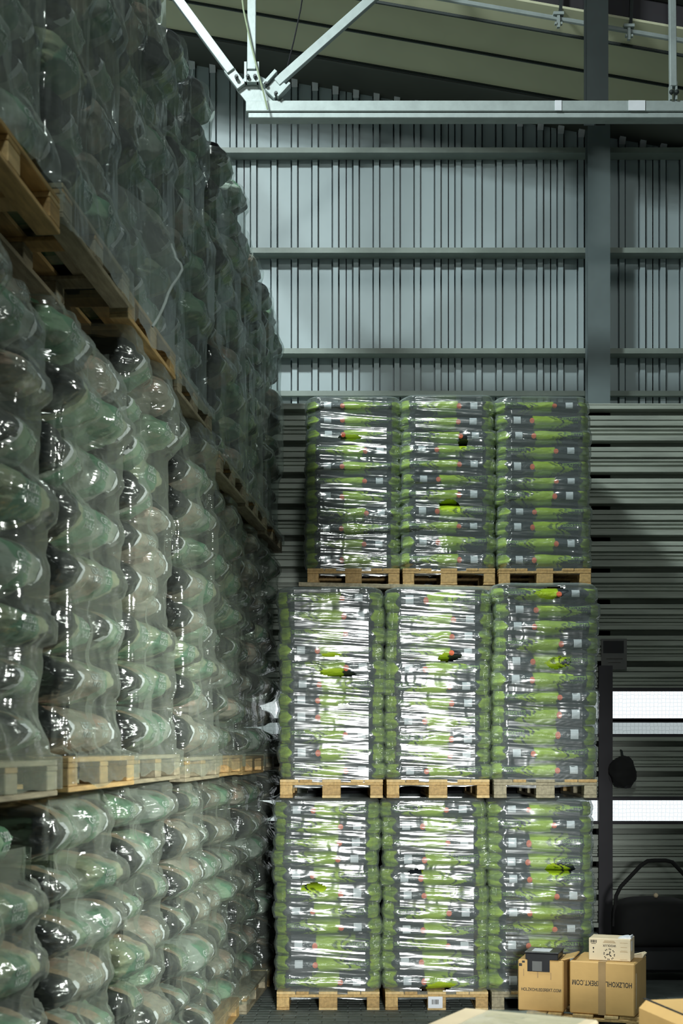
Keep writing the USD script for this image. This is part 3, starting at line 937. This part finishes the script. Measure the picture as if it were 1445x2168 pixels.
SPAN = [(4.58 + q * 1.255, 5.78 + q * 1.255) for q in range(7)]
BASE2 = [1.85, 1.86, 1.86, 1.84, 1.84, 1.83, 1.84]
BASE3 = [4.13, 4.22, 4.19, 4.14, 3.90, 3.88, 3.86]
TOP3 = [6.50, 6.52, 6.48, 6.40, 6.24, 6.16, 6.12]
AWAY = ['nearest load', 'second load away', 'third load away', 'fourth load away', 'fifth load away', 'sixth load away', 'farthest load']
TW = ['bottom tier', 'middle tier', 'top tier']
spare = []
lowv = {}
for k in range(7):
    s0, s1 = SPAN[k]
    sc = (s0 + s1) / 2
    for ti in range(3):
        zb = [0.0, BASE2[k], BASE3[k]][ti]
        zt_ = [BASE2[k], BASE3[k], TOP3[k]][ti]
        push = rnd.uniform(-.035, .035) if not (k == 0 and ti == 2) else .0
        # long side to the aisle: the pallet's x (0.8) runs into the wall
        pp = sp(s0, .40 + push, zb)
        vis = True
        copy('wooden_pallet', PALL[0 if (ti == 2 and k == 0) else rnd.choice([1, 2])], 'wooden pallet under the %s of the wall, %s' % (TW[ti], AWAY[k]), 'pallet', 'pallets in the tall sack wall', pp, -TH)
        nl = int(round((zt_ - zb - .16) / .242))
        pts = []
        for half in range(2):
            sx = sc + (-.302 if half == 0 else .302)
            hs = np.array([rnd.uniform(.80, 1.22) for _ in range(nl)]); hs *= (zt_ - zb - .15 - .035) / hs.sum()
            z = zb + .147
            for l in range(nl):
                h = hs[l]
                off = rnd.uniform(-.055, .04)
                if l == nl - 1 and (ti == 1 and k < 2 or ti == 0 and k == 0):
                    off = -.30 if ti else -.16      # the topmost sacks sit back under the pallet above
                tone, cls = CHAR[rnd.randrange(4) * 2 + (half if rnd.random() > .2 else 1 - half)]
                rz = rnd.uniform(-1.6, 1.6)
                sc3 = (1, 1, (h - .004) / .24)
                D_ = (sx) * dirS[1]
                vtop, vbot = PY - (z + h - EYE) * FPX / D_, PY - (z - EYE) * FPX / D_
                u_far = PX + FPX * (FX0 + dirS[0] * (sx + .3)) / ((sx + .3) * dirS[1])
                loc = sp(sx, .395 + push - off, z)
                if vbot > -40 and vtop < 2200 and u_far > 8:
                    copy('charcoal_sack', cls, '%s charcoal sack, %s layer up, %s half of %s, %s' % (tone, ORD[l], ('nearer', 'farther')[half], AWAY[k], TW[ti]), 'sack',
                         'charcoal sacks in the tall wrapped wall', loc, ROT + rz, sc3)
                else:
                    spare.append((loc, h))
                V3 = place(SHAPES[cls.GetName()] * sc3, (0, 0, z), rz)
                pts.append(V3 + [sx - sc, .395 + .022 - off, 0])
                z += h
        hood = ti == 2
        for zz in np.arange(zb, zb + .15, .012):
            pts.append(np.array([[x, y, zz] for x in np.linspace(-.6, .6, 140) for y in (.022,)] + [[x, y, zz] for x in (-.6, .6) for y in np.linspace(.022, .8, 60)]))
        zlow = {0: zb + .10, 1: zb + (.02 if k < 2 else .06), 2: zb + (.12 if k == 0 else -.0 if k == 1 else .01 if k == 2 else .07)}[ti]
        v, q = film_mesh(1.20, .80, .11, zlow, zt_ - (.13 if hood else .27 if ti == 1 and k < 2 else .03 if k != 0 or ti != 0 else .2), np.vstack(pts), (10, 4) if not hood else (8, 8), .006, 200 + ti * 7 + k, nF=100, nS=14, nZ=120,
                         wr=(3, 22, .008) if not hood else (5, 3, .009), jag=(.05 if k else .02), vert=.006 if hood else .0, deep=.16, fold=not hood and (k, ti) not in ((0, 0), (0, 1), (1, 1)))
        v = place(v, sp(sc, -.022 + push, 0) * [1, 1, 0], ROT)
        lab = 'milky wrinkled plastic film round the charcoal sacks, %s, %s' % (TW[ti], AWAY[k])
        if (k, ti) == (1, 2):
            # this load's hood came loose at its lower far corner: a stiff flap stands off into the aisle
            fm = thing('stretch_film', lab, 'plastic wrap', (0, 0, 0), 0, 'milky film in the tall sack wall')
            obj('film_sheet', (v, q), 'film_hood', fm, smooth=True)
            cn = [at(150, 330, 6.75), at(330, 470, 7.45), at(356, 572, 7.20), at(300, 692, 7.02), at(262, 600, 7.0)]
            a_ = np.linspace(0, 1, 26)
            left = np.array([cn[0] + (cn[4] - cn[0]) * t for t in a_])
            right = np.array([np.array([np.interp(t, [0, .45, .72, 1.0], [cn[1][c], cn[1][c] * .4 + cn[2][c] * .6, cn[2][c], cn[3][c]]) for c in range(3)]) for t in a_])
            g = np.array([[l + (r_ - l) * b for b in np.linspace(0, 1, 22)] for l, r_ in zip(left, right)])
            wv = meshkit.fbm(np.stack([g[..., 0] * 9, g[..., 1] * 9, g[..., 2] * 4], -1), 3, 8) - .5
            g = g + wv[..., None] * nrmF * .08 + nrmF * .06
            ii, jj = np.meshgrid(np.arange(25), np.arange(21), indexing='ij')
            fq = np.stack([ii * 22 + jj, ii * 22 + 22 + jj, ii * 22 + 23 + jj, ii * 22 + jj + 1], -1).reshape(-1, 4)
            obj('loose_flap', (g.reshape(-1, 3), fq), 'film_hood', fm, smooth=True)
            obj('flap_edge', tube(g[9:, 21], .0075, 6), 'film_edge', fm, smooth=True)
        else:
            tag(obj('stretch_film', (v, q), 'film_hood' if hood else 'film_milky', smooth=True), lab, 'plastic wrap', 'milky film in the tall sack wall')


if spare:
    lv, lf, lc = charcoal_kind('', 5, 0, 'grey', low=True)
    vs, fs, cs, n0 = [], [], [], 0
    for loc, h in spare:
        v = lv * [.95, .95, (h - .012) / .24] + [0, 0, .004]
        vs.append(place(v, loc, ROT)); fs.append(lf + n0); cs.append(lc); n0 += len(lv)
    tag(obj('sack_stock', (np.vstack(vs), np.vstack(fs)), 'sack_film_dark', smooth=True, color=np.vstack(cs)), 'remaining charcoal sacks at the edges of the tall wrapped wall', 'sacks', None, 'stuff')

# ------------------------------------------------------------------ cardboard boxes and their pallet
def carton(name, label, org, rz, w, d, h, m='carton', flaps=True):
    t = thing(name, label, 'box', org, rz)
    obj('box_body', box(0, w, 0, d, 0, h, .008), m, t)
    return t


pb = thing('short_pallet', 'pale wooden pallet under the two cardboard boxes', 'pallet', (1.71, 10.055, 0), -15)
pallet_parts(.8, .78, pb, 0, 77)
B = carton('cardboard_box', 'large brown cardboard box with vertical tape under a smaller box', (1.628, 10.12, .146), -22, .463, .46, .375)
obj('tape_strip', cat([box(.205, .258, -.0015, 0, .0, .372), box(.205, .258, 0, .46, .375, .3765)]), 'carton_tape', B)
tx = flat_text('HOLZKOHLEDIREKT.COM', .034, True)
sc_ = .425 / (tx.bounds[1][0] - tx.bounds[0][0])
tx.apply_scale([sc_, 1, 1.0]); tx.apply_transform(trimesh.transformations.rotation_matrix(PI, [0, 1, 0])); tx.apply_translation([.231, -.0011, .222])
obj('lettering', tx, 'ink', B)
obj('top_flap', prism([(.35, .376), (.463, .376), (.475, .40), (.46, .408), (.36, .381)], .30, .42), 'carton_pale', B)
obj('side_smudge', cat([box(.463, .4638, .05, .07, .05, .30)]), 'carton_pale', B)
A = carton('cardboard_box', 'brown cardboard box with a black tray lying on its top', (1.272, 10.225, .146), -17, .328, .34, .368)
tx = flat_text('HOLZKOHLEDIREKT.COM', .021, True)
sc_ = .285 / (tx.bounds[1][0] - tx.bounds[0][0])
tx.apply_scale([sc_, 1, 1.0]); tx.apply_translation([.168, -.0012, .155])
obj('lettering', tx, 'ink', A)
obj('top_flap', prism([(.305, .369), (.33, .372), (.405, .395), (.40, .402), (.33, .382), (.305, .377)], .02, .30), 'carton', A)
obj('print_mark', cat([box(.008, .03, -.0012, 0, .32, .34), box(.03, .05, -.0012, 0, .345, .36)]), 'ink', A)
obj('stain', cat([box(.14, .147, -.0012, 0, .24, .29), box(.235, .241, -.0012, 0, .23, .28), box(.04, .045, -.0012, 0, .25, .30)]), 'carton_tape', A)
Rz = lambda o, rz, p: place(np.array([p], float), o, rz)[0]
t0 = Rz((1.272, 10.225, .146), -17, (.055, .03, .370))
TRY = thing('black_tray', 'black shallow plastic tray with hanging flap on the cardboard box', 'tray', t0, -17)
obj('tray_body', cat([box(0, .235, -.035, .22, .0, .045, .004), box(-.006, .241, -.041, .226, .045, .056, .003)]), 'black_plastic', TRY)
obj('paper_sheet', box(.04, .17, .0, .15, .0565, .058), 'paper_white', TRY)
obj('hanging_flap', box(.015, .175, -.037, -.0355, -.085, .01), 'black_plastic', TRY)
obj('flap_label', box(.05, .12, -.0395, -.038, -.08, -.01), 'paper_grey', TRY)
c0_ = Rz((1.628, 10.12, .146), -22, (.125, .06, .3775))
C = thing('small_carton', 'small pale printed carton standing on the large cardboard box', 'box', c0_, -19)
obj('box_body', box(0, .295, 0, .21, 0, .158, .004), 'carton_pale', C)
em = []
for a0 in np.linspace(0, 2 * PI, 9)[:-1]:
    for j in range(2):
        aa = a0 + j * .27
        em.append(box(-.003, .003, -.001, 0, .033, .041)); em[-1].apply_transform(trimesh.transformations.rotation_matrix(aa, [0, 1, 0]))
for a0 in (0, 2 * PI / 3, 4 * PI / 3):
    m = prism([(-.001, 0), (.002, 0), (.010, .012), (.007, .024), (.001, .017)], -.001, 0); m.apply_transform(trimesh.transformations.rotation_matrix(a0, [0, 1, 0])); em.append(m)
e_ = cat(em); e_.apply_translation([.145, 0, .047])
obj('emblem', e_, 'ink', C)
tx = flat_text('WOOLUX', .015, True); tx.apply_transform(trimesh.transformations.rotation_matrix(PI, [0, 1, 0])); tx.apply_translation([.146, -.0011, .107])
obj('lettering', tx, 'ink', C)
lines = [box(.10, .19, -.001, 0, .128, .131), box(.105, .185, -.001, 0, .135, .137), box(.11, .18, -.001, 0, .141, .143), box(.22, .275, -.001, 0, .066, .068), box(.225, .27, -.001, 0, .10, .1015), box(.22, .275, -.001, 0, .13, .1315), box(.225, .272, -.001, 0, .075, .0765), box(.22, .272, -.001, 0, .012, .0135)]
obj('fine_print', cat(lines), 'carton_tape', C)
bars = []
xx = .01
while xx < .052:
    w_ = r2.choice([.0015, .0025, .004]); bars.append(box(xx, xx + w_, -.001, 0, .125, .145)); xx += w_ + r2.choice([.0015, .0025])
bars += [box(.018, .05, -.001, 0, .117, .120), box(.028, .038, -.001, 0, .085, .093), box(.031, .036, -.001, 0, .078, .085), box(.029, .037, -.001, 0, .055, .063)]
obj('barcode', cat(bars), 'ink', C)
obj('torn_flap', prism([(.20, .158), (.295, .158), (.29, .176), (.27, .166), (.255, .170), (.23, .166)], .03, .16), 'paper_white', C)
obj('paper_patch', box(.295, .2958, .04, .09, .07, .14), 'paper_white', C)

# near carton whose top just shows, and the one cut by the frame
na = math.degrees(math.atan2(-.246, .476))
pn = thing('short_pallet', 'pallet below the near cardboard box at the bottom edge', 'pallet', (.49, 4.93, 0), na)
pallet_parts(.8, .7, pn, 1, 91)
NB = thing('cardboard_box', 'tall near cardboard box of which only the pale top shows', 'box', (.478 - .536 * 0 - .276, 5.5 - .534, .146), na)
obj('box_body', box(0, .536, 0, .60, 0, .89, .008), 'carton_pale', NB)
gx, gy = np.meshgrid(np.linspace(0.12, .5, 40), np.linspace(.15, .56, 40), indexing='ij')
gz = .894 + .03 * meshkit.fbm(np.stack([gx * 14, gy * 14, 0 * gx], -1), 4, 3) * (1 - np.abs(gx - .31) / .25) 
fv = np.stack([gx, gy, gz], -1).reshape(-1, 3)
ii, jj = np.meshgrid(np.arange(39), np.arange(39), indexing='ij')
fq = np.stack([ii * 40 + jj, ii * 40 + 40 + jj, ii * 40 + 41 + jj, ii * 40 + jj + 1], -1).reshape(-1, 4)
tag(obj('film_scrap', (place(fv, (.478 - .276, 5.5 - .534, .146), na), fq), 'film_milky', smooth=True), 'crumpled scrap of clear film on the near cardboard box', 'plastic wrap')
CBX = thing('cardboard_box', 'strapped cardboard box just showing at the frame corner', 'box', (1.285, 5.2, 0), 12)
obj('box_body', box(0, .5, 0, .5, 0, 1.035, .03), 'carton', CBX)
obj('strap', cat([box(.03, .042, -.003, .0, .2, 1.035), box(.03, .042, 0, .5, 1.035, 1.038)]), 'black_plastic', CBX)

# ------------------------------------------------------------------ dark corner behind the boxes
SW = thing('floor_sweeper', 'black floor machine with bent tube handle in the dark corner', 'machine', (2.78, 12.6, 0))
hb_ = trimesh.creation.icosphere(3, 1.0); hb_.vertices = np.sign(hb_.vertices) * np.abs(hb_.vertices) ** .45; hb_.vertices[:, 2] += .12 * (1 - hb_.vertices[:, 0] ** 2); hb_.apply_scale([.36, .3, .21]); hb_.apply_translation([0, 0, .47])
obj('hood_body', cat([hb_]), 'rubber', SW, smooth=True)
obj('chassis', box(-.4, .4, -.3, .3, .08, .3, .03), 'black_plastic', SW)
for sx in (-.36, .36):
    w_ = trimesh.creation.cylinder(radius=.12, height=.06, sections=20); w_.apply_transform(trimesh.transformations.rotation_matrix(PI / 2, [0, 1, 0])); w_.apply_translation([sx * 1.2, 0, .12])
    obj('wheel', w_, 'rubber', SW)
hh = [(-.36, 0, .45), (-.34, 0, .72), (-.30, 0, .80), (-.12, 0, .99), (-.06, 0, 1.03), (.0, 0, 1.035), (.10, 0, 1.035), (.16, 0, 1.02), (.32, 0, .85), (.36, 0, .78), (.37, 0, .62), (.36, 0, .45)]
obj('handle', tube(hh, .018, 8), 'rubber', SW, smooth=40)
obj('knob', trimesh.creation.icosphere(1, .022).apply_translation([0, -.06, .73]), 'carton_pale', SW)

NT = thing('notice_sheet', 'grey notice with a dark square on the lower back wall', 'notice', at(1300, 1385, CL - .01))
obj('sheet', box(-.13, .12, -.004, 0, -.15, .15), 'paper_grey', NT)
obj('dark_square', box(-.11, .09, -.006, -.004, .01, .13), 'black_plastic', NT)
obj('print_line', cat([box(-.08, .08, -.0055, -.004, -.05, -.043), box(-.06, .06, -.0055, -.004, -.085, -.08)]), 'ink', NT)
bg = trimesh.creation.icosphere(3, 1.0); bg.apply_scale([.13, .09, .16])
bg.vertices += bg.vertices / np.linalg.norm(bg.vertices, axis=1, keepdims=True) * ((meshkit.fbm(bg.vertices * 14, 3, 2) - .5)[:, None] * .06)
hg = thing('refuse_bag', 'dark plastic bag hanging on the wall beside the lime loads', 'bag', at(1318, 1634, CL - .12))
obj('bag_body', bg, 'rubber', hg, smooth=True)
obj('bag_hook', tube([(0, 0, .14), (0, .05, .2), (0, .115, .21)], .008, 6), 'dark_steel', hg)
